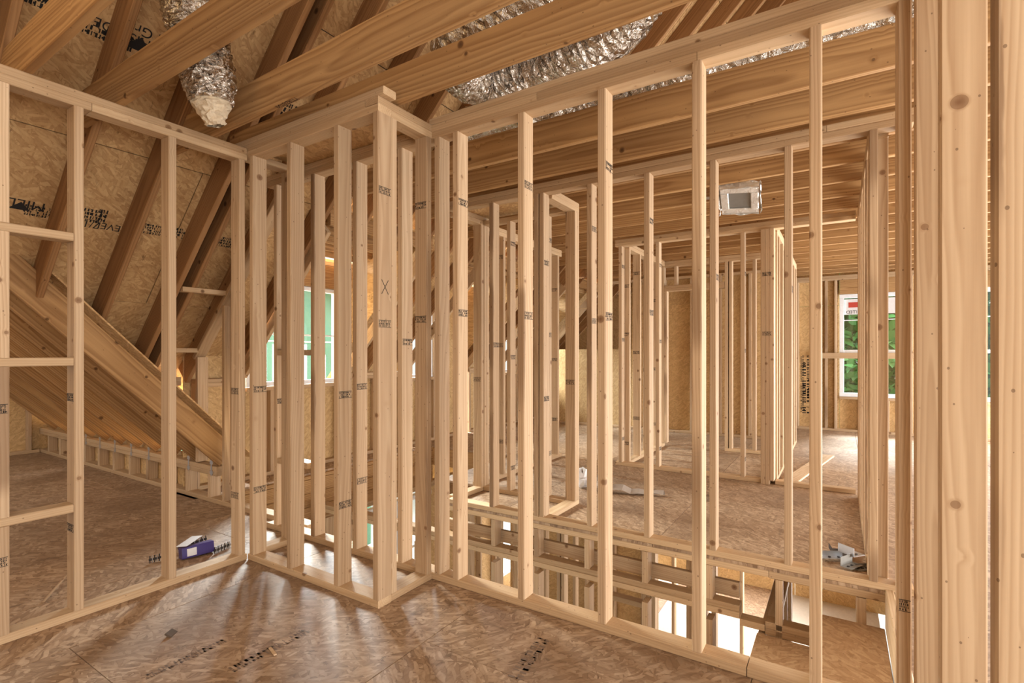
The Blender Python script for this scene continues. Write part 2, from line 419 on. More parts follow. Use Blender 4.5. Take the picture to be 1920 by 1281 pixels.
for i, (d0, d1) in enumerate(zip(seams, seams[1:])):
    j = -.6 if i % 2 else .62
    while j < 9.8:
        a, b = j, j + 2.44
        if i == len(seams) - 2:      # row that holds the dormer openings and stops at the valley
            segs = []
            p = max(a, -.6)
            for da, db in DORM:
                if p < da: segs.append((p, min(b, da)))
                p = max(p, db)
            if p < b: segs.append((p, b))
            for p, q in segs:
                if q - p > .05: deck_panel(p, q, d0 + .003, d1 - .003)
        else: deck_panel(a, b, d0 + .003, d1 - .003)
        j += 2.44
# last row below: valley cut (mesh follows the valley line Y = 3.45 + X)
def poly_slab(name, pts, nrm, th, mat, par):
    n = Vector(nrm).normalized() * th; k = len(pts)
    base = wloc(par) if par is not None else Vector((0, 0, 0))
    vs = [tuple(Vector(p) - base) for p in pts] + [tuple(Vector(p) - base + n) for p in pts]
    fs = [tuple(range(k - 1, -1, -1)), tuple(range(k, 2 * k))] + [(i, (i + 1) % k, k + (i + 1) % k, k + i) for i in range(k)]
    return mesh(name, vs, fs, mat, par)
yA, yB = seams[-1] * s2, 5.35
def dz(y): return CD - y
poly_slab('roof_panel', [(1.12, yA, dz(yA)), (2.77, yA, dz(yA)), (2.77, yB, dz(yB)), (yB - 3.45, yB, dz(yB))], n45, .011, 'osb_roof', rf)
for p, q in ((4.05, 4.98), (6.35, 7.2), (8.45, 9.8)):
    poly_slab('roof_panel', [(p, yA, dz(yA)), (q - .004, yA, dz(yA)), (q - .004, yB, dz(yB)), (p, yB, dz(yB))], n45, .011, 'osb_roof', rf)
seal_lift = Vector((0, s2, s2)) * .018  # lift of an unseen dark sheet added to stop light leaking through deck joints
poly_slab('light_seal_sheet', [Vector((-.7, -1.0, dz(-1.0))) + seal_lift, Vector((9.8, -1.0, dz(-1.0))) + seal_lift, Vector((9.8, 3.49, dz(3.49))) + seal_lift, Vector((-.7, 3.49, dz(3.49))) + seal_lift], n45, .003, 'darkplastic', rf)
poly_slab('light_seal_sheet', [Vector((-.7, 3.49, dz(3.49))) + seal_lift, Vector((2.76, 3.49, dz(3.49))) + seal_lift, Vector((2.76, 5.3, dz(5.3))) + seal_lift, Vector((1.9, 5.3, dz(5.3))) + seal_lift, Vector((.6, 4.05, dz(4.05))) + seal_lift, Vector((-.7, 4.05, dz(4.05))) + seal_lift], n45, .003, 'darkplastic', rf)
for p, q in ((4.06, 4.97), (6.36, 7.19), (8.46, 9.8)):
    poly_slab('light_seal_sheet', [Vector((p, 3.49, dz(3.49))) + seal_lift, Vector((q, 3.49, dz(3.49))) + seal_lift, Vector((q, 5.3, dz(5.3))) + seal_lift, Vector((p, 5.3, dz(5.3))) + seal_lift], n45, .003, 'darkplastic', rf)
# other slope
for k in range(5):
    for j in range(5):
        x0 = -.6 + j * 2.44; h0 = YR - .04 - k * .86
        a = Vector((x0 + 1.22, h0, CD - YR - k * .86)); b = a + Vector((0, -.858, -.858))
        board('roof_panel', a, b, (1, 0, 0), 2.434, .011, 'osb_roof', rf, bev=.001)
# look-out blocks between the last rafters
bx('lookout_block', 1.93, 2.26, 4.16, 4.25, 1.70, 1.738, 'plate', rf)
bx('lookout_block', 2.04, 2.26, 4.60, 4.69, 1.24, 1.278, 'plate', rf)
# printing on the deck
tn = (0, -s2, -s2); ty = (0, s2, -s2); tx = (-1, 0, 0)
def deck_pt(px, py, lift=.0015):
    r, u = (px - 960) / 964, (662 - py) / 964
    d = Vector((.5372 * r + .8434, -.8434 * r + .5372, u)); t = (CD - lift - EYE) / (d.y + d.z)
    return Vector((0, 0, EYE)) + d * t
def deck_text(body, px, py, size): text(body, deck_pt(px, py), tx, ty, size, rf)
def deck_marks(px, py, w, h, rows, seed):
    p = deck_pt(px, py); place_flat(marks_mesh(w, h, rows, seed, False), 'printed_marks', p, tx, ty, rf)
deck_text('MILL', 50, 383, .085)
deck_text('Panel Grade', 285, 66, .075); deck_text('THIS SIDE DOWN', 185, 42, .07)
deck_marks(180, 55, .42, .10, 3, 3); deck_marks(70, 2, .4, .07, 2, 4)
deck_marks(88, 400, .22, .09, 4, 5); deck_marks(172, 405, .10, .12, 4, 6); deck_text('7/16', 165, 420, .07)
deck_text('LEVEL', 208, 426, .07); deck_marks(190, 405, .06, .12, 3, 7)
deck_marks(292, 432, .24, .10, 4, 8); deck_marks(345, 440, .16, .11, 4, 9); deck_marks(408, 452, .26, .11, 4, 10)
deck_marks(540, 208, .3, .13, 3, 11)
def tri(px, py, s, par):
    p = deck_pt(px, py, .002); X = Vector(tx); Y = Vector(ty); b = wloc(par)
    mesh('printed_triangle', [tuple(p - b + X * s), tuple(p - b - X * s), tuple(p - b - Y * s * 1.1)][::-1], [(0, 1, 2)], 'ink', par)
for a in ((258, 95, .07), (36, 393, .05)): tri(*a, rf)

# ------------------------------------------------------------------ ceiling joists
ce = root('ceiling', (0, 0, 2.46), kind='structure')
ZJ = 2.462
def joist(xa, ya, xb, yb, dep=.184, z=ZJ, mat='joist'):
    return board('joist', (xa - T / 2, ya, z + dep / 2), (xb - T / 2, yb, z + dep / 2), (0, 0, 1), dep, T, mat, ce)
joist(.782, 3.42, .72, -2.2); joist(1.124, 3.46, 1.10, -2.2); j2 = joist(1.575, 3.46, 1.46, -2.2); joist(1.902, 3.40, 1.90, -2.2, z=2.495)
for i in range(17):
    x = 2.775 + .413 * i
    if x > 9.5: break
    joist(x, 3.30 if indorm(x) else 3.45, x, -2.4, z=2.470)
text('INTEGRITY', (1.528, 2.28, ZJ - .0012), (0, -1, 0), (1, 0, 0), .035, ce)

# ------------------------------------------------------------------ exterior walls
kw = root('wall_left', (2.25, 4.9, 0), kind='structure')     # eave wall under the main roof
ZK = 1.0
YK = 4.86
def eave(x0, x1):
    plates_x(kw, YK, x0, x1, (ZK - .076, ZK - .038)); plates_x(kw, YK, x0, x1, (0,), 'bottom_plate')
    x = x0
    while x < x1 - .02: bx('stud', x, x + T, YK, YK + D, T, ZK - .076, 'stud', kw); x += .406
eave(2.36, 2.76); eave(4.07, 4.95); eave(6.4, 7.18); eave(8.47, 9.6)
plates_x(kw, YK, 1.86, 2.24, (ZK - .05, ZK - .012))
for x0, x1 in ((2.30, 2.76), (4.07, 4.95), (6.4, 7.18), (8.47, 9.7)):
    bx('osb_panel', x0, x1, YK + D + .002, YK + D + .013, -.02, ZK + .25, 'osb_wall', kw, .001)
# dormers
for n, (a, b) in enumerate(DORM):
    dw = root('wall_dormer', (a, 4.9, 0), kind='structure')
    wx0, wx1 = a + .06, a + (1.14 if n == 0 else .58)
    zs, zh = .90, 1.96
    plates_x(dw, YK, a, b, (0,), 'bottom_plate'); plates_x(dw, YK, a, b, (2.22, 2.258))
    bx('sill_plate', wx0, wx1, YK, YK + D, zs - .042, zs - .004, 'plate', dw); bx('header', wx0 - T, wx1 + T, YK, YK + D, zh + .004, 2.218, 'joist', dw)
    for x in (a, wx1, wx1 + .1, b - T):
        if x + T <= b + .001: bx('stud', x, x + T, YK, YK + D, T, (zh if x == wx1 else 2.218), 'stud', dw)
    for x in (a + .3, a + .62)[:2 if n == 0 else 1]: bx('stud', x, x + T, YK, YK + D, T, zs - .042, 'stud', dw)
    bx('osb_panel', a, b, YK + D + .002, YK + D + .013, -.02, zs - .03, 'osb_wall', dw, .001)
    bx('osb_panel', wx1, b, YK + D + .002, YK + D + .013, zs - .03, 2.3, 'osb_wall', dw, .001)
    bx('osb_panel', a, wx1, YK + D + .002, YK + D + .013, zh + .02, 2.3, 'osb_wall', dw, .001)
    for xx in (a - .013, b + .002):    # cheeks
        poly_slab('osb_panel', [(xx, 3.72, 2.40), (xx, YK + D, 1.20), (xx, YK + D, 2.40)], (1, 0, 0), .011, 'osb_wall', dw)
        board('cheek_rafter', (xx + .025 if xx < a else xx - .025, 3.62, 2.28), (xx + .025 if xx < a else xx - .025, YK, 1.04), (0, 1, 1), .12, T, 'plate', dw)
    y = 3.55
    while y < YK: bx('ceiling_joist', a, b, y, y + T, 2.296, 2.43, 'joist', dw); y += .30
    bx('osb_panel', a, b, 3.5, YK + D, 2.432, 2.443, 'osb_roof', dw, .001)
    wn = root('window_%d' % (n + 1 if n < 2 else 7), (wx0, YK + .03, zs), kind='structure')
    yw0, yw1 = YK + .02, YK + .075
    for z0, z1 in ((zs, zs + .045), (zh - .045, zh)): bx('window_frame', wx0, wx1, yw0, yw1, z0, z1, 'vinyl', wn)
    for x0, x1 in ((wx0, wx0 + .045), (wx1 - .045, wx1)): bx('window_frame', x0, x1, yw0, yw1, zs + .045, zh - .045, 'vinyl', wn)
    zm = (zs + zh) / 2 - .0
    bx('meeting_rail', wx0 + .045, wx1 - .045, yw0 + .01, yw1 - .01, zm - .008, zm + .008, 'vinyl', wn, .002)
    bx('pane', wx0 + .045, wx1 - .045, yw0 + .028, yw0 + .032, zs + .045, zm - .008, 'glass', wn, .0005)
    bx('pane', wx0 + .045, wx1 - .045, yw0 + .028, yw0 + .032, zm + .008, zh - .045, 'glass', wn, .0005)

# rim of the void behind the partition, seen under the dormer windows
rim = root('trim_void', (3.6, 4.6, -.2), kind='structure')
z = -.018
for k, h in enumerate((.038, .14, .14, .14)):
    bx('rim_board', 2.25, 5.2, 4.562, 4.6, z - h, z - .003, 'joist', rim); z -= h
bx('rim_board', 5.2, 5.238, 3.32, 4.6, -.25, -.02, 'joist', rim)
bx('rim_board', 3.9, 5.2, 3.30, 3.338, -.25, -.02, 'joist', rim)
# unseen wall behind the camera, added to keep light off the studs' front faces
wb = root('wall_light_block', (-2.1, 1.2, 0), kind='structure')
for y0 in (-2.2, -.98, .24, 1.46, 2.68, 3.90):
    for z0, z1 in ((0, 2.44), (2.444, 4.2)): bx('osb_panel', -2.13, -2.118, y0 + .002, y0 + 1.218, z0, z1 if y0 < 3 or z0 > 0 else 2.3, 'osb_wall', wb, .001)
for k in range(18): bx('stud', -2.116, -2.027, -2.2 + .406 * k, -2.162 + .406 * k, .04, 2.4, 'stud', wb)
bx('bottom_plate', -2.116, -2.027, -2.2, 5.1, 0, T, 'plate', wb); bx('top_plate', -2.116, -2.027, -2.2, 5.1, 2.402, 2.44, 'plate', wb)
# lower storey outside wall
lo = root('wall_lower', (9.6, 2, ZL), kind='structure')
for y0, y1 in ((-.6, .62), (.62, 1.84), (1.84, 3.06), (3.06, 4.28)): bx('osb_panel', 9.64, 9.651, y0, y1 - .004, ZL, -.35, 'osb_wall', lo, .001)
for k in range(3): bx('osb_panel', 2.3 + 2.44 * k, 2.296 + 2.44 * (k + 1), -.72, -.709, ZL, -.35, 'osb_wall', lo, .001)
for k in range(18): bx('stud', 2.3 + .406 * k, 2.338 + .406 * k, -.705, -.616, ZL, -.35, 'stud', lo)
le = root('wall_lower', (5, 4.8, ZL), kind='structure')
x = 2.3
while x < 9.6:
    if not (3.95 < x < 5.25 or 6.9 < x < 8.2): bx('stud', x, x + T, 4.62, 4.71, ZL + T, -.36, 'stud', le)
    x += .406
plates_x(le, 4.62, 2.25, 9.6, (-.555, -.517), 'top_plate'); plates_x(le, 4.62, 2.25, 9.6, (ZL,), 'bottom_plate')
for k in range(3): bx('osb_panel', 2.25 + 2.44 * k, 2.247 + 2.44 * (k + 1), YK + D + .002, YK + D + .013, -.6, -.022, 'osb_wall', le, .001)
for x0, x1, z0, z1 in ((2.25, 3.95, ZL, -.52), (3.95, 5.25, ZL, -2.3), (5.25, 6.9, ZL, -.52), (6.9, 8.2, ZL, -2.42), (8.2, 9.7, ZL, -.52)):
    bx('osb_panel', x0, x1, 4.712, 4.723, z0, z1, 'osb_wall', le, .001)
for n, (x0, x1, z0, z1) in enumerate(((3.95, 5.25, -2.3, -.6), (6.9, 8.2, -2.42, -.6))):
    wn = root('window_%d' % (n + 5), (x0, 4.65, z0), kind='structure')
    for a, b in ((z0, z0 + .06), (z1 - .06, z1)): bx('window_frame', x0, x1, 4.63, 4.70, a, b, 'vinyl', wn)
    for a, b in ((x0, x0 + .06), (x1 - .06, x1), ((x0 + x1) / 2 - .03, (x0 + x1) / 2 + .03)): bx('window_frame', a, b, 4.63, 4.70, z0 + .06, z1 - .06, 'vinyl', wn)
    bx('meeting_rail', x0 + .06, x1 - .06, 4.64, 4.69, -1.28, -1.24, 'vinyl', wn)
    xm = (x0 + x1) / 2
    for a, b in ((x0 + .06, xm - .03), (xm + .03, x1 - .06)):
        for p, q in ((z0 + .06, -1.28), (-1.24, z1 - .06)): bx('pane', a, b, 4.66, 4.664, p, q, 'glass', wn, .0005)

# far end wall with the tall window
XF = 9.62
fe = root('wall_far', (XF, 0, 0), kind='structure')
WY0, WY1, WZ0, WZ1 = -.86, 0.0, .55, 2.16
W2 = (-2.15, -1.35)
ys = [2.6, 2.2, 1.8, 1.4, 1.0, .6, .2, .07, -.88, -1.2, -2.3]
plates_y(fe, XF, -2.5, 4.8, (0,), 'bottom_plate'); plates_y(fe, XF, -2.5, 4.8, (2.39, 2.428))
for y in ys: bx('stud', XF, XF + D, y - T, y, T, 2.39, 'stud', fe)
for y in (-.25, -.6): bx('stud', XF, XF + D, y - T, y, T, WZ0 - .04, 'stud', fe)
for a, b in ((WY0, WY1), W2):
    bx('sill_plate', XF, XF + D, a, b, WZ0 - .04, WZ0 - .002, 'plate', fe); bx('header', XF, XF + D, a, b, WZ1 + .004, 2.388, 'joist', fe)
XO = XF + D + .002
for y0, y1, z0, z1 in ((WY1, 1.22, -.02, 2.0), (WY1, 1.22, 2.0, 2.7), (1.22, 2.44, -.02, 2.0), (1.22, 2.44, 2.0, 2.7), (2.44, 3.66, -.02, 2.7), (3.66, 4.9, -.02, 2.7), (WY0, WY1, -.02, WZ0 - .02), (WY0, WY1, WZ1 + .02, 2.7),
                       (W2[1], WY0, -.02, 2.7), (W2[0], W2[1], -.02, WZ0 - .02), (W2[0], W2[1], WZ1 + .02, 2.7), (-2.6, W2[0], -.02, 2.7)):
    bx('osb_panel', XO, XO + .011, y0 + .002, y1 - .002, z0 + .002, z1 - .002, 'osb_wall', fe, .001)
poly_slab('osb_panel', [(XO, -2.6, 2.7), (XO, 3.45, 2.7), (XO, -.9, 6.9), (XO, -2.6, 5.2)], (1, 0, 0), .011, 'osb_wall', fe)
bx('guard_rail', XF - T - .002, XF - .002, -1.0, .35, 1.15, 1.24, 'plate', fe)
for y, w in ((.46, .12), (.52, .03), (1.5, .08)):
    place_flat(marks_mesh(.95, w + .03, 2, int(y * 100), False), 'printed_marks', (XO - .001, y, .72), (0, 0, 1), (0, 1, 0), fe)
for n, (a, b) in enumerate(((WY0, WY1), W2)):
    wn = root('window_%d' % (n + 3), (XF + .03, a, WZ0), kind='structure')
    x0, x1 = XF + .015, XF + .08; zm = 1.26
    for p, q in ((WZ0, WZ0 + .06), (WZ1 - .06, WZ1)): bx('window_frame', x0, x1, a, b, p, q, 'vinyl', wn)
    for p, q in ((a, a + .06), (b - .06, b)): bx('window_frame', x0, x1, p, q, WZ0 + .06, WZ1 - .06, 'vinyl', wn)
    bx('meeting_rail', x0 + .01, x1, a + .06, b - .06, zm - .025, zm + .025, 'vinyl', wn)
    bx('sash_bar', x0 + .02, x1 - .02, a + .06, b - .06, 1.745, 1.757, 'vinyl', wn, .002)
    for p, q in ((WZ0 + .06, zm - .025), (zm + .025, WZ1 - .06)): bx('pane', x0 + .03, x0 + .034, a + .06, b - .06, p, q, 'glass', wn, .0005)
    if n == 0:
        st = bx('window_sticker', x0 + .026, x0 + .0285, a + .08, b - .065, 1.84, 2.08, 'paper', wn, .0004)
        text('ITED', (x0 + .0245, -.16, 1.875), (0, 1, 0), (0, 0, 1), .07, wn)
        bx('sticker_print', x0 + .0238, x0 + .0258, -.25, -.12, 1.95, 2.03, 'red', wn, .0004)

# end wall of the side attic and its knee wall with the big sloping rafters
aw = root('wall_attic', (1.2, 8.5, 0), kind='structure')
bx('osb_panel', -.6, .9, 8.5, 8.511, 0, 2.6, 'osb_wall', aw, .001); bx('osb_panel', .903, 2.4, 8.5, 8.511, 0, 1.4, 'osb_wall', aw, .001)
plates_x(aw, 8.40, -.4, 2.24, (0,), 'bottom_plate'); bx('stud', 2.13, 2.168, 8.40, 8.49, T, .55, 'stud', aw)
XK = 2.25
kn = root('stud_wall', (XK, 6.2, 0), 'long low knee wall under the sloping rafters, with metal ties on its plate', 'stud wall', kind='thing')
bx('bottom_plate', XK, XK + D, 4.30, 8.45, 0, T, 'plate', kn)
for z in (.225, .263): bx('top_plate', XK, XK + D, 4.30, 8.45, z, z + T, 'plate', kn)
TY = [4.39 + .372 * k for k in range(11)]
studs_y(kn, XK, [y + .05 for y in TY], T, .225)
for k, y in enumerate(TY[:8]):
    g = root('rafter_tie', (XK, y, .3)); g.parent = kn; g.location = Vector((XK, y, .3)) - wloc(kn)
    bx('tie_strap', XK - .004, XK - .001, y - .024, y - .004, .225, .36, 'steel', g, .0005)
    bx('tie_foot', XK - .004, XK - .001, y - .036, y + .008, .235, .262, 'steel', g, .0005)
    bx('tie_head', XK - .004, XK - .001, y - .036, y + .008, .318, .345, 'steel', g, .0005)
bx('osb_panel', XK + D + .002, XK + D + .013, 4.95, 8.5, 0, .34, 'osb_wall', kn, .001)
SL = 1.043
for k, y in enumerate(TY):
    lab = 'big pine rafter nearest the open partition, sloping down to the knee wall' if k == 0 else None
    yc = y - .06
    a = Vector((XK + .03, yc, .3055)); dirv = Vector((-1, 0, SL)).normalized(); nn = Vector((SL, 0, 1)).normalized()
    o = board('sloping_rafter', a + nn * .092, a + nn * .092 + dirv * (2.45 if k else 2.05), nn, .184, T, 'joist', None)
    labs = ['nearest of the big sloping rafters, widest face seen, low end at the open studs'] + \
           ['%s sloping rafter behind the nearest one, counted away from the open studs' % w for w in ('first', 'second', 'third', 'fourth', 'fifth', 'sixth', 'seventh', 'eighth', 'ninth', 'tenth')]
    tag(o, labs[k], 'rafter', 'big sloping rafters over the side attic', 'thing')
gd = root('roof', (1.2, 6.4, 1.4), kind='structure')
for y0, y1 in ((4.32, 6.0), (6.0, 7.2), (7.2, 8.5)):
    nn = Vector((SL, 0, 1)).normalized(); dirv = Vector((-1, 0, SL)).normalized()
    a = Vector((XK + .12, (y0 + y1) / 2, .26)) + nn * .205
    board('roof_panel', a - dirv * .12, a + dirv * 2.9, (0, 1, 0), y1 - y0 - .006, .011, 'osb_roof', gd, .001)

# rake wall between the attic and the void, carrying the last rafter
rk = root('stud_wall', (XK, 4.0, 0), 'tall studs cut to the roof slope under a rafter, between side attic and void', 'stud wall', kind='thing')
bx('bottom_plate', XK, XK + D, 3.12, 4.30, 0, T, 'plate', rk)
board('rake_plate', (XK + D / 2, 4.68, CU - 4.68 - .026), (XK + D / 2, 3.50, CU - 3.50 - .026), (1, 0, 0), D, T, 'plate', rk)
for y in (4.64, 4.10, 4.22, 3.80): bx('stud', XK, XK + D, y - T, y, T if y < 4.3 else .31, CU - y - .06, 'stud', rk)

# ------------------------------------------------------------------ near partition on the left (runs along X)
ZS = 2.386
B = 2.99
wl = root('stud_wall', (.9, B, 0), 'left partition of open studs with three short blocks between its first two studs', 'stud wall', kind='thing')
bx('bottom_plate', -.5, 1.742, B, B + D, 0, T, 'plate', wl)
bx('top_plate', -.5, .985, B, B + D, ZS, ZS + T, 'plate', wl); bx('top_plate', .987, 1.742, B, B + D, ZS, ZS + T, 'plate', wl)
bx('top_plate', -.5, 1.742, B, B + D, ZS + T, ZS + 2 * T, 'plate', wl)
zb = [.498, 1.178, 1.755]
zz = [T] + [v for z in zb for v in (z, z + T)] + [ZS]
for a, b in zip(zz[::2], zz[1::2]):
    o = bx('stud', .655, .700, B, B + D, a, b, 'stud', wl)
    if a < .1: stamp(o, '-yn', .678, B, .35)
    if a > .5 and a < 1: stamp(o, '-yn', .678, B, 1.0)
for z in zb: bx('block', .50, .917, B, B + D, z, z + T, 'plate', wl)
for x in (.919, 1.318):
    o = bx('stud', x, x + T, B, B + D, T, ZS, 'stud', wl)
    if x < 1: stamp(o, '-x', x, B + D / 2, .42); stamp(o, '-x', x, B + D / 2, 1.03)
o = bx('stud', 1.695, 1.733, B, B + D, T, ZS, 'stud', wl); stamp(o, '-x', 1.695, B + D / 2, 1.01); stamp(o, '-x', 1.695, B + D / 2, .39)

# ------------------------------------------------------------------ chase (boxed-out frame)
ZC = 2.408
XC = 1.745; YC = 1.878
ch = root('stud_wall', (XC, YC, 0), 'boxed-out frame of close studs with a strand board lid, at the corner', 'stud wall', kind='thing')
bx('bottom_plate', XC, XC + D, YC, 2.985, 0, T, 'plate', ch); bx('bottom_plate', XC + D + .001, XM - .001, YC, YC + D, 0, T, 'plate', ch)
bx('top_plate', XC, XC + D, YC, 3.08, ZC, ZC + T, 'plate', ch); bx('top_plate', XC + D + .001, XM - .001, YC, YC + D, ZC, ZC + T, 'plate', ch)
bx('top_plate', XC, XC + D, YC + D + .002, 3.08, ZC + T, ZC + 2 * T, 'plate', ch); bx('top_plate', XC, XM - .001, YC, YC + D, ZC + T, ZC + 2 * T, 'plate', ch)
bx('nailer', XC + .005, XC + D, YC - .03, 3.2, ZC + 2 * T + .001, ZC + 2 * T + .04, 'plate', ch)
bx('osb_lid', XC + D + .002, XM + .02, YC + D + .005, 3.05, ZC + 2 * T + .001, ZC + 2 * T + .009, 'osb_roof', ch, .001)
studs_y(ch, XC, [2.97, 2.605, 2.206, 1.916], T, ZC, {0: (1.02, .42), 2: (1.02, .45), 3: (2.03, 1.38)})
bx('stud', XC + D + .001, XC + D + .039, YC, YC + D, T, ZC, 'stud', ch)
o = bx('stud', 2.094, 2.132, YC, YC + D, T, ZC, 'stud', ch); stamp(o, '-x', 2.094, YC + D / 2, 2.04); stamp(o, '-x', 2.094, YC + D / 2, 1.42)
bx('stud', 2.02, 2.058, 2.985, 3.074, T, ZC, 'stud', ch); bx('bottom_plate', XC + D + .002, XM - .002, 2.985, 3.074, 0, T, 'plate', ch)
bx('top_plate', XC + D + .002, XM - .002, 2.985, 3.074, ZC, ZC + T, 'plate', ch)

pm = root('pencil_mark', (1.79, YC - .0008, 1.56)); pm.parent = ch; pm.location = Vector((1.79, YC - .0008, 1.56)) - wloc(ch)
for a in (-1, 1): board('pencil_stroke', (1.79 - .022 * a, YC - .0008, 1.525), (1.79 + .022 * a, YC - .0008, 1.595), (1, 0, 0), .003, .0006, 'ink', pm, .0001)
# ------------------------------------------------------------------ the long partition before the stairwell
mw = root('stud_wall', (XM, .8, 0), 'long partition of open studs along the near edge of the stairwell', 'stud wall', kind='thing')
ms = [1.862, 1.735, 1.328, .909, .502, .092, -.163]
ms_st = {1: (2.04, 1.45), 2: (2.06, 1.42), 3: (2.07, 1.40)}
so = studs_y(mw, XM, ms, T, ZC, ms_st)
for z in (2.2, .4): pass
stamp(so[6], '-xn', XM, -.182, .40)
studs_y(mw, XM, [3.335, 2.927, 2.522, 2.14], T, ZC, {0: (.9,), 2: (1.03, .45), 3: (1.3,)})
bx('bottom_plate', XM, XM + D, .30, 3.115, 0, T, 'plate', mw); bx('bottom_plate', XM, XM + D, -.20, .297, 0, T, 'plate', mw)
bx('bottom_plate', XM, XM + D, 3.118, 3.42, 0, T, 'plate', mw)
bx('top_plate', XM, XM + D, .482, 3.42, ZC, ZC + T, 'plate', mw); bx('top_plate', XM, XM + D, -.20, .48, ZC, ZC + T, 'plate', mw)
bx('top_plate', XM, XM + D, 1.22, 3.42, ZC + T, ZC + 2 * T, 'plate', mw); bx('top_plate', XM, XM + D, -.35, 1.218, ZC + T, ZC + 2 * T, 'plate', mw)
bx('top_plate', XM + .004, XM + D, -.9, 1.9, ZC + 2 * T + .001, ZC + 3 * T, 'plate', mw)
bx('block', XM, XM + D, 2.96, 3.29, 1.22, 1.258, 'plate', mw); bx('block', XM, XM + D, 2.96, 3.29, .47, .508, 'plate', mw)

# partition that runs back past the camera on the right
pr = root('stud_wall', (1.6, -.25, 0), 'partition of close pale studs at the right edge, first seen past the stairwell', 'stud wall', kind='thing')
for x, off in ((2.09, -.0), (1.65, .006), (1.12, .0075)):
    bx('stud', x, x + T, -.294 - off, -.205 - off, T, ZC, 'stud', pr)
bx('bottom_plate', -1.0, 2.13, -.298, -.209, 0, T, 'plate', pr)
for z in (ZC, ZC + T): bx('top_plate', -1.0, 2.13, -.298, -.209, z, z + T, 'plate', pr)

# ------------------------------------------------------------------ far partition over the stairwell, with its cripple frame below the floor
w3 = root('stud_wall', (XW, 1.2, 0), 'partition of open studs along the far edge of the stairwell, over short cripples', 'stud wall', kind='thing')
ys3 = [2.308, 1.905, 1.86, 1.481, 1.077, .669, .265, -.132, -.262]
studs_y(w3, XW, ys3, T, ZC, {0: (1.3,), 2: (1.9, .9), 3: (2.1, 1.46), 4: (2.1, 1.5), 5: (1.7,), 6: (1.6,)})
bx('bottom_plate', XW, XW + D, -.32, 2.72, 0, T, 'plate', w3)
bx('top_plate', XW, XW + D, -.32, 2.72, ZC, ZC + T, 'plate', w3); bx('top_plate', XW, XW + D, .06, 2.72, ZC + T, ZC + 2 * T, 'plate', w3); bx('top_plate', XW, XW + D, -.32, .058, ZC + T, ZC + 2 * T, 'plate', w3)
cr = root('stud_wall', (XW, 1.2, -.3), 'short cripple frame hanging below the floor on the far side of the stairwell', 'stud wall', kind='thing')
bx('cripple_plate', XW, XW + D, .345, 2.85, -.057, -.0195, 'plate', cr); bx('cripple_plate', XW, XW + D, -.20, .343, -.06, -.0195, 'plate', cr)
for y in (2.65, 2.29, 1.905, 1.50, 1.09, .69): bx('cripple', XW, XW + D, y - T, y, -.262, -.058, 'stud', cr)
bx('cripple', XW, XW + .05, .272, .31, -.44, -.061, 'stud', cr)
for z in (-.300, -.339): bx('cripple_plate', XW, XW + D, .50, 4.5, z, z + .0375, 'plate', cr)
bx('cripple_plate', XW, XW + D, .365, .498, -.375, -.337, 'plate', cr)
for z in (-.39, -.352): bx('cripple_plate', XW, XW + D, .10, .362, z, z + .0375, 'plate', cr)
bx('joist_end', XW + .115, XW + .153, .52, 2.85, -.268, -.175, 'stud', cr)
bx('cripple', XW, XW + D, -.12, -.075, -.21, -.062, 'stud', cr)
lw = root('stud_wall', (XW, 2.0, ZL), 'row of lower storey studs under the double plate of the cripple frame', 'stud wall', kind='thing')
studs_y(lw, XW, [4.3, 3.9, 3.5, 3.1, 2.65, 2.29, 1.905, 1.50, 1.09, .69, .40, .27], ZL + T, -.39)
bx('bottom_plate', XW, XW + D, .1, 4.5, ZL, ZL + T, 'plate', lw)
lw2 = root('stud_wall', (4.6, 2.0, ZL), 'second row of lower storey studs deeper in, with a flat block between two', 'stud wall', kind='thing')
studs_y(lw2, 4.7, [3.6, 3.2, 2.8, 2.45, 2.40, 1.96, 1.92, 1.55, 1.51, 1.47, 1.02, .94], ZL + T, -.35)
bx('bottom_plate', 4.7, 4.7 + D, .9, 3.65, ZL, ZL + T, 'plate', lw2)
for z in (-.35, -.312): bx('top_plate', 4.7, 4.7 + D, .9, 3.65, z, z + T, 'plate', lw2)
bx('block', 4.7, 4.7 + D, 1.552, 1.88, -1.15, -1.10, 'plate', lw2)
lw3 = root('stud_wall', (6.6, 1.0, ZL), 'lower storey wall deepest in, seen between the rows of studs before it', 'stud wall', kind='thing')
studs_y(lw3, 6.6, [4.2, 3.8, 3.4, 3.0, 2.6, 2.2, 1.8, 1.4, 1.0], ZL + T, -.35)
bx('bottom_plate', 6.6, 6.6 + D, .9, 4.3, ZL, ZL + T, 'plate', lw3)
for z in (-.35, -.312): bx('top_plate', 6.6, 6.6 + D, .9, 4.3, z, z + T, 'plate', lw3)
lw4 = root('stud_wall', (4.2, .3, ZL), 'cluster of packed studs below the stair landing', 'stud wall', kind='thing')
studs_x(lw4, .30, [3.60, 3.64, 3.68, 3.95, 4.3, 4.34, 4.38], ZL + T, -.4)
bx('bottom_plate', 3.42, 4.5, .30, .389, ZL, ZL + T, 'plate', lw4); bx('top_plate', 3.42, 4.5, .30, .389, -.4, -.362, 'plate', lw4)
lw5 = root('stud_wall', (5.3, 1.2, ZL), 'doubled lower storey studs in a row behind the flat block', 'stud wall', kind='thing')
studs_y(lw5, 5.55, [3.5, 3.08, 2.68, 2.3, 2.26, 1.84, 1.8, 1.36, 1.32, 1.28], ZL + T, -.35)
bx('bottom_plate', 5.55, 5.55 + D, 1.2, 3.6, ZL, ZL + T, 'plate', lw5)
for z in (-.35, -.312): bx('top_plate', 5.55, 5.55 + D, 1.2, 3.6, z, z + T, 'plate', lw5)
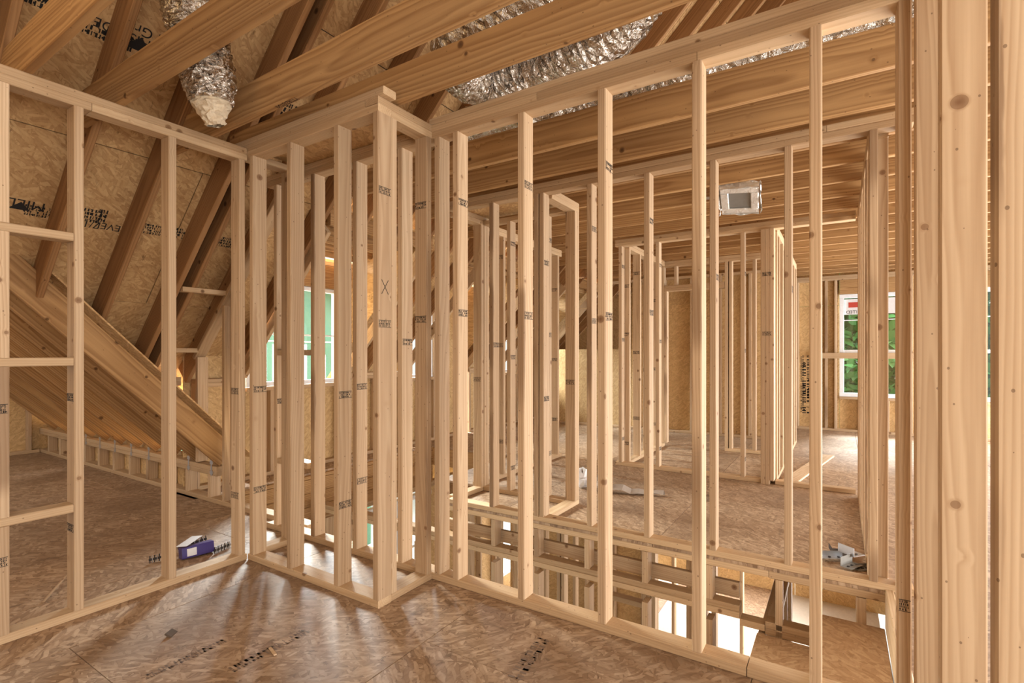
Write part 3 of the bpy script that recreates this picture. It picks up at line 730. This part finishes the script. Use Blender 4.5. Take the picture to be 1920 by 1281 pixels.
for y0, y1 in ((2.0, 3.2), (3.21, 4.3)): bx('osb_panel', 6.702, 6.713, y0, y1, ZL, -.36, 'osb_wall', lw3, .001)
# upper floor joists over the lower storey
fj = root('floor_joists', (6, 1, -.15), kind='structure')
for x in (3.9, 4.3, 4.9, 5.3, 5.7, 6.1, 6.6, 7.0, 7.4, 7.8, 8.2, 8.6, 9.0, 9.4):
    bx('joist', x, x + T, -.2, 2.8 if x < 5.2 else 4.5, -.27, -.02, 'joist', fj)

# stairs
st = root('staircase', (2.7, .3, -.2), 'wooden stair flight of strand board treads turning down beside the partition', 'staircase', kind='thing')
for k, (y0, y1) in enumerate(((-.198, .10), (.10, .405), (.405, .71), (.71, 1.01))):
    z = -.195 * (k + 1)
    bx('tread', XE + .006, XW - .003, y0, y1, z - .02, z, 'osb_stair', st, .002)
    bx('riser', XE + .006, XW - .003, y1 - .02, y1, z - .195, z - .0205, 'osb_stair', st, .002)
bx('landing_board', XE + .002, XW - .002, -.236, -.2, -.19, .012, 'plate', st); bx('landing_board', XE + .002, XW - .002, -.2735, -.2375, -.24, -.0195, 'plate', st)

# ------------------------------------------------------------------ second chase and partitions beyond
ZX = 2.386
c2 = root('stud_wall', (3.6, 2.2, 0), 'second boxed-out frame with a lid, just beyond the stairwell', 'stud wall', kind='thing')
X0, X1 = XW + D + .001, 3.85
for Y in (1.80, 2.70):
    bx('bottom_plate', X0, X1, Y, Y + D, 0, T, 'plate', c2)
    for z in (ZX, ZX + T): bx('top_plate', X0, X1, Y, Y + D, z, z + T, 'plate', c2)
    bx('stud', 3.775, 3.812, Y, Y + D, T, ZX, 'stud', c2); o = bx('stud', 3.813, 3.85, Y, Y + D, T, ZX, 'stud', c2)
    stamp(bx('stud', X0 + .35, X0 + .388, Y + .001, Y + D, T, ZX, 'stud', c2) if Y > 2 else o, '-x', X0 + .35 if Y > 2 else 3.775, Y + D / 2, 1.0)
bx('bottom_plate', 3.76, 3.85, 1.892, 2.698, 0, T, 'plate', c2); bx('top_plate', 3.76, 3.85, 1.892, 2.698, ZX, ZX + T, 'plate', c2)
studs_y(c2, 3.76, [2.45, 2.09], T, ZX, True)
bx('osb_lid', X0 + .002, X1, 1.83, 2.78, ZX + 2 * T + .0005, ZX + 2 * T + .0075, 'osb_roof', c2, .001)
w4 = root('stud_wall', (4.6, 2.8, 0), 'partition running away along the void behind the second boxed frame', 'stud wall', kind='thing')
studs_x(w4, 2.80, [3.86, 4.24, 4.65, 5.05, 5.40], T, ZX, True)
bx('bottom_plate', 3.852, 5.5, 2.80, 2.889, 0, T, 'plate', w4)
for z in (ZX, ZX + T): bx('top_plate', 3.852, 5.5, 2.80, 2.889, z, z + T, 'plate', w4)
X5 = 5.40
w5 = root('stud_wall', (X5, 1.2, 0), 'partition across the middle of the far room, ending in a post of three studs', 'stud wall', kind='thing')
studs_y(w5, X5, [2.05, 1.64, 1.21, .812], T, ZC, True)
for k in range(3):
    o = bx('stud', X5 - .03, X5 + .09, .63 - T * k - T, .63 - T * k, T - (.038 if k < 2 else 0), ZC - .002, 'stud', w5)
    if k == 1: stamp(o, '-x', X5 - .03, .575, 1.98); stamp(o, '-x', X5 - .03, .575, 1.42)
bx('bottom_plate', X5, X5 + D, .635, 2.09, 0, T, 'plate', w5); bx('bottom_plate', X5, X5 + D, -.12, .51, 0, T, 'plate', w5)
for z in (ZC, ZC + T): bx('top_plate', X5, X5 + D, -.12, 2.09, z, z + T, 'plate', w5)
w5b = root('stud_wall', (6.2, 1.95, 0), 'short partition of pale studs running away behind the middle partition', 'stud wall', kind='thing')
studs_x(w5b, 1.96, [5.50, 5.86, 6.22, 6.60], T, ZX, True)
bx('bottom_plate', 5.492, 6.86, 1.96, 2.049, 0, T, 'plate', w5b)
for z in (ZX, ZX + T): bx('top_plate', 5.492, 6.86, 1.96, 2.049, z, z + T, 'plate', w5b)
X6 = 6.9
w6 = root('stud_wall', (X6, 1.4, 0), 'far partition with a doorway header and cripples above the opening', 'stud wall', kind='thing')
studs_y(w6, X6, [2.02, 1.22, 1.17, .90, .70], T, ZX, None)
bx('trimmer', X6, X6 + D, 1.943, 1.981, T, 2.06, 'stud', w6)
for z in (2.06, 2.098): bx('header', X6, X6 + D, 1.222, 1.981, z, z + T, 'plate', w6)
for y in (1.85, 1.6, 1.35): bx('cripple', X6, X6 + D, y - T, y, 2.137, ZX, 'stud', w6)
bx('bottom_plate', X6, X6 + D, .60, 1.22, 0, T, 'plate', w6)
for z in (ZX, ZX + T): bx('top_plate', X6, X6 + D, .60, 2.05, z, z + T, 'plate', w6)
w7 = root('stud_wall', (6.4, .52, 0), 'partition seen almost edge-on behind the post of three studs', 'stud wall', kind='thing')
studs_x(w7, .50, [5.50, 5.72, 6.1, 6.5, 6.9, 7.3, 7.7, 8.06], T, ZX, None)
bx('bottom_plate', 5.492, 8.1, .50, .589, 0, T, 'plate', w7)
for z in (ZX, ZX + T): bx('top_plate', 5.492, 8.1, .50, .589, z, z + T, 'plate', w7)
X8 = 8.1
w8 = root('stud_wall', (X8, 1.7, 0), 'strand-board-backed wall at the end of the far left room', 'stud wall', kind='thing')
studs_y(w8, X8, [2.75, 2.34, 1.93, 1.52, 1.11, .65], T, ZX, None)
bx('bottom_plate', X8, X8 + D, .60, 4.7, 0, T, 'plate', w8); bx('top_plate', X8, X8 + D, .60, 3.4, ZX, ZX + T, 'plate', w8)
for y0, y1 in ((.60, 1.66), (1.66, 2.88), (2.88, 4.6)):
    for z0, z1 in ((0, 2.0), (2.003, 2.44)):
        bx('osb_panel', X8 + D + .002, X8 + D + .013, y0 + .002, y1 - .002, z0, z1 if y1 < 4 else min(z1, 1.3) if z0 == 0 else 2.01, 'osb_wall', w8, .001)
place_flat(marks_mesh(.9, .09, 2, 77, False), 'printed_marks', (X8 + D + .001, 1.62, .75), (0, 0, 1), (0, 1, 0), w8)
# wall seen edge-on on the right beyond the stairwell
YRW = -.22
wr = root('stud_wall', (4.3, YRW, 0), 'partition seen edge-on along the right side of the far room', 'stud wall', kind='thing')
for x in (3.385, 3.72, 4.12, 4.53, 4.93, 5.20, 5.24):
    o = bx('stud', x, x + T, YRW, YRW + D, T, ZX, 'stud', wr)
bx('bottom_plate', 3.382, 5.29, YRW, YRW + D, 0, T, 'plate', wr)
for z in (ZX, ZX + T): bx('top_plate', 3.382, 5.395, YRW, YRW + D, z, z + T, 'plate', wr)

# ------------------------------------------------------------------ ducts and fittings
def catmull(ps, n):
    ps = [Vector(p) for p in ps]; P = [ps[0] * 2 - ps[1]] + ps + [ps[-1] * 2 - ps[-2]]; out = []
    for i in range(1, len(P) - 2):
        for k in range(n):
            t = k / n; a, b, c, d = P[i - 1], P[i], P[i + 1], P[i + 2]
            out.append(.5 * ((2 * b) + (c - a) * t + (2 * a - 5 * b + 4 * c - d) * t * t + (3 * b - a - 3 * c + d) * t ** 3))
    out.append(ps[-1]); return out
def tube(name, ps, rad, mat, n=12, seg=28, crinkle=.012, seed=1, taper=None, parent=None):
    rr = random.Random(seed); pts = catmull(ps, n); vs = []; fs = []
    u = Vector((.3, .2, .9))
    for i, p in enumerate(pts):
        tg = (pts[min(i + 1, len(pts) - 1)] - pts[max(i - 1, 0)]).normalized()
        u = (u - tg * u.dot(tg)).normalized(); w = tg.cross(u)
        rb = rad * (taper(i / (len(pts) - 1)) if taper else 1) + (crinkle * .18 if i % 2 else -crinkle * .18)
        for j in range(seg):
            a = 2 * math.pi * j / seg; r = rb + rr.uniform(-crinkle, crinkle)
            vs.append(tuple(p + (u * math.cos(a) + w * math.sin(a)) * r))
    for i in range(len(pts) - 1):
        for j in range(seg):
            a = i * seg + j; b = i * seg + (j + 1) % seg; fs.append((a, b, b + seg, a + seg))
    base = wloc(parent) if parent is not None else Vector((0, 0, 0))
    vs = [tuple(Vector(v) - base) for v in vs]
    return mesh(name, vs, fs, mat, parent)
d1 = root('flexible_duct', (1.3, 2.6, 2.5), 'crinkled silver duct hanging between joists, pale insulation at its open end', 'duct', 'silver flexible ducts', 'thing')
tube('duct_sleeve', [(1.20, 2.50, 3.2), (1.22, 2.55, 2.95), (1.27, 2.6, 2.78), (1.32, 2.61, 2.62), (1.335, 2.60, 2.46)], .128, 'foil', 18, 34, .009, 3, lambda t: 1.1 - .2 * t if t < .85 else 1.1 - .2 * t - (t - .85) * 1.2, d1)
tube('insulation_end', [(1.333, 2.60, 2.52), (1.34, 2.60, 2.44), (1.36, 2.60, 2.36)], .088, 'insul', 8, 20, .010, 4, lambda t: 1 - .9 * max(0, t - .35), d1)
d2 = tube('flexible_duct', [(1.99, .75, 2.98), (2.02, 1.15, 2.88), (2.03, 1.48, 2.83), (2.2, 1.74, 2.83), (2.45, 1.74, 2.84), (2.52, 1.45, 2.86), (2.47, 1.15, 2.85), (2.47, .92, 2.93), (2.52, .78, 3.2), (2.6, .7, 3.7)], .15, 'foil', 18, 34, .010, 5)
tag(d2, 'silver duct snaking over the joists above the long partition', 'duct', 'silver flexible ducts', 'thing')
d3 = tube('flexible_duct', [(3.0, 2.3, 2.88), (2.96, 1.75, 2.84), (3.05, 1.25, 2.84), (3.0, .75, 2.83), (3.1, .2, 2.84), (3.15, -.6, 2.86)], .135, 'foil', 18, 34, .010, 6)
tag(d3, 'silver duct lying beyond the top plate over the stairwell', 'duct', 'silver flexible ducts', 'thing')
fx, fy, fz = 4.17, .63, 2.39
ft = root('duct_boot', (fx, fy, fz), 'foil-wrapped metal duct boot hanging under the joists of the far room', 'duct fitting', kind='thing')
ra = random.Random(3)
def foil_flap(c, ux, uy, w, h, seed):
    rr = random.Random(seed); n = 7; vs = []; fs = []
    for i in range(n):
        for j in range(n):
            p = Vector(c) + Vector(ux) * (i / (n - 1) - .5) * w + Vector(uy) * (j / (n - 1) - .5) * h + Vector((rr.uniform(-1, 1), rr.uniform(-1, 1), rr.uniform(-1, 1))) * .009
            vs.append(tuple(p - Vector((fx, fy, fz))))
    for i in range(n - 1):
        for j in range(n - 1): a = i * n + j; fs.append((a, a + n, a + n + 1, a + 1))
    return mesh('foil_wrap', vs, fs, 'foil_pale', ft)
bx('boot_body', fx - .10, fx + .10, fy - .085, fy + .085, fz + .0, fz + .085, 'grey', ft, .006)
for a, b, c, d in ((-.14, -.09, -.13, .13), (.09, .14, -.13, .13), (-.09, .09, -.13, -.075), (-.09, .09, .075, .13)):
    bx('boot_flange', fx + a, fx + b, fy + c, fy + d, fz - .022, fz - .002, 'foil_pale', ft, .006)
bx('boot_opening', fx - .088, fx + .088, fy - .073, fy + .073, fz - .006, fz - .001, 'grey', ft)
foil_flap((fx - .145, fy, fz + .01), (0, 1, 0), (.2, 0, 1), .27, .07, 1); foil_flap((fx, fy - .14, fz + .01), (1, 0, 0), (0, .2, 1), .30, .07, 2)
foil_flap((fx + .145, fy, fz + .01), (0, 1, 0), (-.2, 0, 1), .27, .07, 3); foil_flap((fx, fy + .14, fz + .01), (1, 0, 0), (0, -.2, 1), .30, .07, 4)
bx('hanger_strap', fx - .03, fx + .0, fy + .13, fy + .30, fz + .01, fz + .014, 'steel', ft, .001)

ft.rotation_euler = (.1, .42, .12)
# ------------------------------------------------------------------ loose things on the floors
sb = root('screw_box', (1.62, 3.35, 0), 'small purple printed screw box on the floor behind the left bottom plate', 'box', kind='thing')
b = board('box_body', (1.53, 3.33, .035), (1.70, 3.30, .037), (0, .15, 1), .065, .07, 'purple', sb, .002)
board('box_label', (1.55, 3.291, .04), (1.60, 3.282, .04), (0, .1, 1), .045, .002, 'paper', sb, .0005)
board('box_flap', (1.535, 3.33, .075), (1.66, 3.40, .088), (.5, -1, .1), .07, .002, 'paper', sb, .0005)
def strip(loc, ang, n, lab, tilt=0):
    r = root('screw_strip', loc, lab, 'screws', 'collated screw strips on the floor', 'thing')
    c, s = math.cos(ang), math.sin(ang)
    L = n * .012
    board('plastic_belt', (loc[0], loc[1], loc[2] + .02), (loc[0] + c * L, loc[1] + s * L, loc[2] + .02 + tilt), (0, 0, 1), .014, .004, 'darkplastic', r, .001)
    for i in range(n):
        x, y = loc[0] + c * (i + .5) * .012, loc[1] + s * (i + .5) * .012
        z = loc[2] + .02 + tilt * i / n
        board('screw', (x, y, z - .02), (x, y, z + .022), (1, 0, 0), .005, .005, 'steel' if i % 2 else 'darkplastic', r, .001)
strip((1.40, 3.42, 0), -.12, 9, 'strip of screws sticking out at the open end of the purple box')
strip((1.58, 3.47, .0), -.35, 13, 'strip of screws lying over the top of the purple box', .03)
strip((1.68, 3.24, 0), .25, 10, 'strip of screws between the purple box and the corner stud')
def crumple(name, c, sx, sy, sz, mat, seed, lab, cat):
    rr = random.Random(seed); vs = []; fs = []; n, m_ = 10, 7
    for j in range(m_):
        ph = math.pi * j / (m_ - 1)
        for i in range(n):
            th = 2 * math.pi * i / n; k = rr.uniform(.6, 1.15)
            vs.append((c[0] + sx * k * math.sin(ph) * math.cos(th), c[1] + sy * k * math.sin(ph) * math.sin(th), max(c[2] + .002, c[2] + sz * (1 - math.cos(ph)) * .5 * rr.uniform(.8, 1.15))))
    for j in range(m_ - 1):
        for i in range(n): a = j * n + i; b_ = j * n + (i + 1) % n; fs.append((a, b_, b_ + n, a + n))
    o = mesh(name, vs, fs, mat); tag(o, lab, cat, None, 'thing'); return o
crumple('paper_bag', (4.33, 1.99, 0), .10, .09, .17, 'paper', 5, 'torn white paper bag on the floor beyond the stairwell', 'bag')
crumple('paper_wrap', (4.30, 1.82, .0), .07, .06, .15, 'cloth', 8, 'dark crumpled wrapping leaning on the white paper bag', 'wrapping')
rr = random.Random(9); pts = [(4.30 - .0 * k, 1.73 - .065 * k, .02 + (.03 if k in (1, 2) else 0) * 1) for k in range(8)]
vs = []; fs = []
for k, p in enumerate(pts):
    w = .045 - .003 * k + rr.uniform(-.008, .008)
    vs += [(p[0] - w + .02 * k, p[1], p[2] + rr.uniform(-.01, .012)), (p[0] + .02 * k, p[1], p[2] + .03 + rr.uniform(-.01, .01)), (p[0] + w + .02 * k, p[1], p[2] - .012)]
for k in range(7):
    for q in range(2): a = k * 3 + q; fs.append((a, a + 1, a + 4, a + 3))
o = mesh('paper_strip', vs, fs, 'cloth'); tag(o, 'twisted strip of torn paper trailing beside the white paper bag', 'paper strip', None, 'thing')
# brackets in a heap
bl = ['bright flat metal bracket on top of the heap beside the right-hand studs', 'grey bent metal bracket in front of the heap beside the right-hand studs', 'long ribbed metal plate at the left of the bracket heap', 'dark metal bracket half under the heap by the edge-on studs', 'toothed metal scrap at the right end of the bracket heap']
def bracket(c, ang, w, l, h, mat, lab):
    r = root('metal_bracket', (c[0], c[1], c[2]), lab, 'bracket', 'metal brackets in a small heap', 'thing')
    u = Vector((math.cos(ang), math.sin(ang), 0)); v = Vector((-u.y, u.x, 0)); cc = Vector(c)
    board('bracket_leaf', cc - u * l / 2, cc + u * l / 2, v, w, .003, mat, r, .0005)
    board('bracket_leaf', cc + v * w / 2 + Vector((0, 0, h / 2)) - u * l / 2, cc + v * w / 2 + Vector((0, 0, h / 2)) + u * l / 2, (0, 0, 1), h, .003, mat, r, .0005)
    for k in (-.3, 0, .3): board('nail_dimple', cc + u * l * k + Vector((0, 0, .0025)), cc + u * l * k + Vector((0, 0, .006)), u, .012, .012, 'darkplastic', r, .001)
bracket((3.64, -.06, .055), .9, .09, .10, .05, 'steel', bl[0]); bracket((3.53, -.06, .018), -.5, .06, .12, .05, 'grey', bl[1])
bracket((3.60, .05, .02), -1.1, .05, .17, .03, 'steel', bl[2]); bracket((3.72, .0, .02), .2, .09, .12, .03, 'darkplastic', bl[3]); bracket((3.55, -.11, .005), -.9, .05, .09, .02, 'grey', bl[4])
o = board('loose_plank', (5.56, .40, .012), (7.2, .12, .012), (.2, 1, 0), .14, .02, 'stud', None); tag(o, 'loose plank lying flat on the floor in the bright far room', 'plank', None, 'thing')
o = board('wood_splinter', (.90, 3.32, .006), (1.06, 3.56, .02), (1, 0, 0), .012, .006, 'stud', None, .001); tag(o, 'long pale wood splinter on the floor behind the left partition', 'splinter', None, 'thing')
o = board('wood_chip', (1.27, 2.01, .003), (1.25, 1.94, .006), (1, 0, 0), .012, .005, 'stud', None, .001); tag(o, 'pale wood chip on the floor before the boxed frame', 'chip', None, 'thing')
o = board('bark_chip', (1.12, 2.49, .004), (1.08, 2.46, .008), (1, 1, 0), .03, .008, 'bark', None, .001); tag(o, 'dark curled bark chip on the near floor', 'chip', None, 'thing')
def floor_mark(x, y, ang, w, h, rows, seed):
    place_flat(marks_mesh(w, h, rows, seed, False, 'faded'), 'printed_marks', (x, y, .0012), (math.cos(ang), math.sin(ang), 0), (-math.sin(ang), math.cos(ang), 0), fl)
floor_mark(1.80, 1.06, .12, .30, .075, 2, 41); floor_mark(1.27, 2.0, .0, .34, .06, 2, 42); floor_mark(4.6, .95, .3, .26, .06, 2, 43); floor_mark(1.05, 2.23, 0, .3, .05, 2, 44)
# lime tape ring on the lower floor
vs = []; fs = []
for i in range(20):
    a = 2 * math.pi * i / 20
    for r, y in ((.12, -.03), (.12, .03), (.065, .03), (.065, -.03)): vs.append((r * math.cos(a), y, .12 + r * math.sin(a)))
for i in range(20):
    for k in range(4): fs.append((i * 4 + k, i * 4 + (k + 1) % 4, ((i + 1) % 20) * 4 + (k + 1) % 4, ((i + 1) % 20) * 4 + k))
o = mesh('tape_roll', vs, fs, 'lime', None, True); o.location = (6.45, 3.35, ZL); tag(o, 'lime green tape roll standing on the lower storey floor', 'tape roll', None, 'thing')

# ------------------------------------------------------------------ outside
gr = root('ground', (0, 0, -3.3), kind='structure')
mesh('ground_sheet', [(-40, -40, 0), (60, -40, 0), (60, 60, 0), (-40, 60, 0)], [(0, 1, 2, 3)], 'siding', gr)
nb = root('wall_outside', (4.5, 9.4, 0), kind='structure')
for x0, x1 in ((1.2, 3.64), (3.64, 6.08), (6.08, 8.52)):
    for z0, z1 in ((-3.3, -1.0), (-1.0, 1.47), (1.47, 2.75)): bx('sheathing_panel', x0 + .004, x1 - .004, 9.4, 9.42, z0 + .004, z1 - .004, 'green', nb, .001)
    for z in (1.47,): bx('seam_tape', x0, x1, 9.395, 9.398, z - .012, z + .012, 'vinyl', nb, .0005)
def tree(x, y, h, seed, lab):
    r = root('tree', (x, y, -3.3), lab, 'tree', 'trees outside the far windows', 'thing')
    tube('trunk', [(x, y, -3.3), (x + .1, y, -1), (x, y + .1, h * .5)], .16, 'bark', 4, 8, .01, seed, None, r)
    rr = random.Random(seed); vs = []; fs = []
    for i in range(5200):
        d = Vector((rr.gauss(0, 1), rr.gauss(0, 1), rr.gauss(0, 1))).normalized() * rr.uniform(.4, 1) ** .5
        c = Vector((d.x * 2.4, d.y * 2.9, h * .35 + 3.3 + d.z * h * .75 - 1)); a = Vector((rr.uniform(-1, 1), rr.uniform(-1, 1), rr.uniform(-1, 1))).normalized() * .20; b_ = a.cross(Vector((rr.uniform(-1, 1), rr.uniform(-1, 1), 1))).normalized() * .11
        n = len(vs); vs += [tuple(c - a), tuple(c + b_), tuple(c + a), tuple(c - b_)]; fs.append((n, n + 1, n + 2, n + 3))
    o = mesh('foliage', vs, fs, 'leaf', r)
for i, (x, y, h, lab) in enumerate(((16, -2.0, 5, 'leafy green tree outside the far window, in front of its neighbours'), (22, 2.4, 5.5, 'leafy green tree outside, second from the far window'), (22, -6.5, 6, 'leafy green tree outside, farthest to the side of the far window'), (28, -1.5, 6.5, 'leafy green tree outside, deepest behind the other trees'))): tree(x, y, h, i + 2, lab)
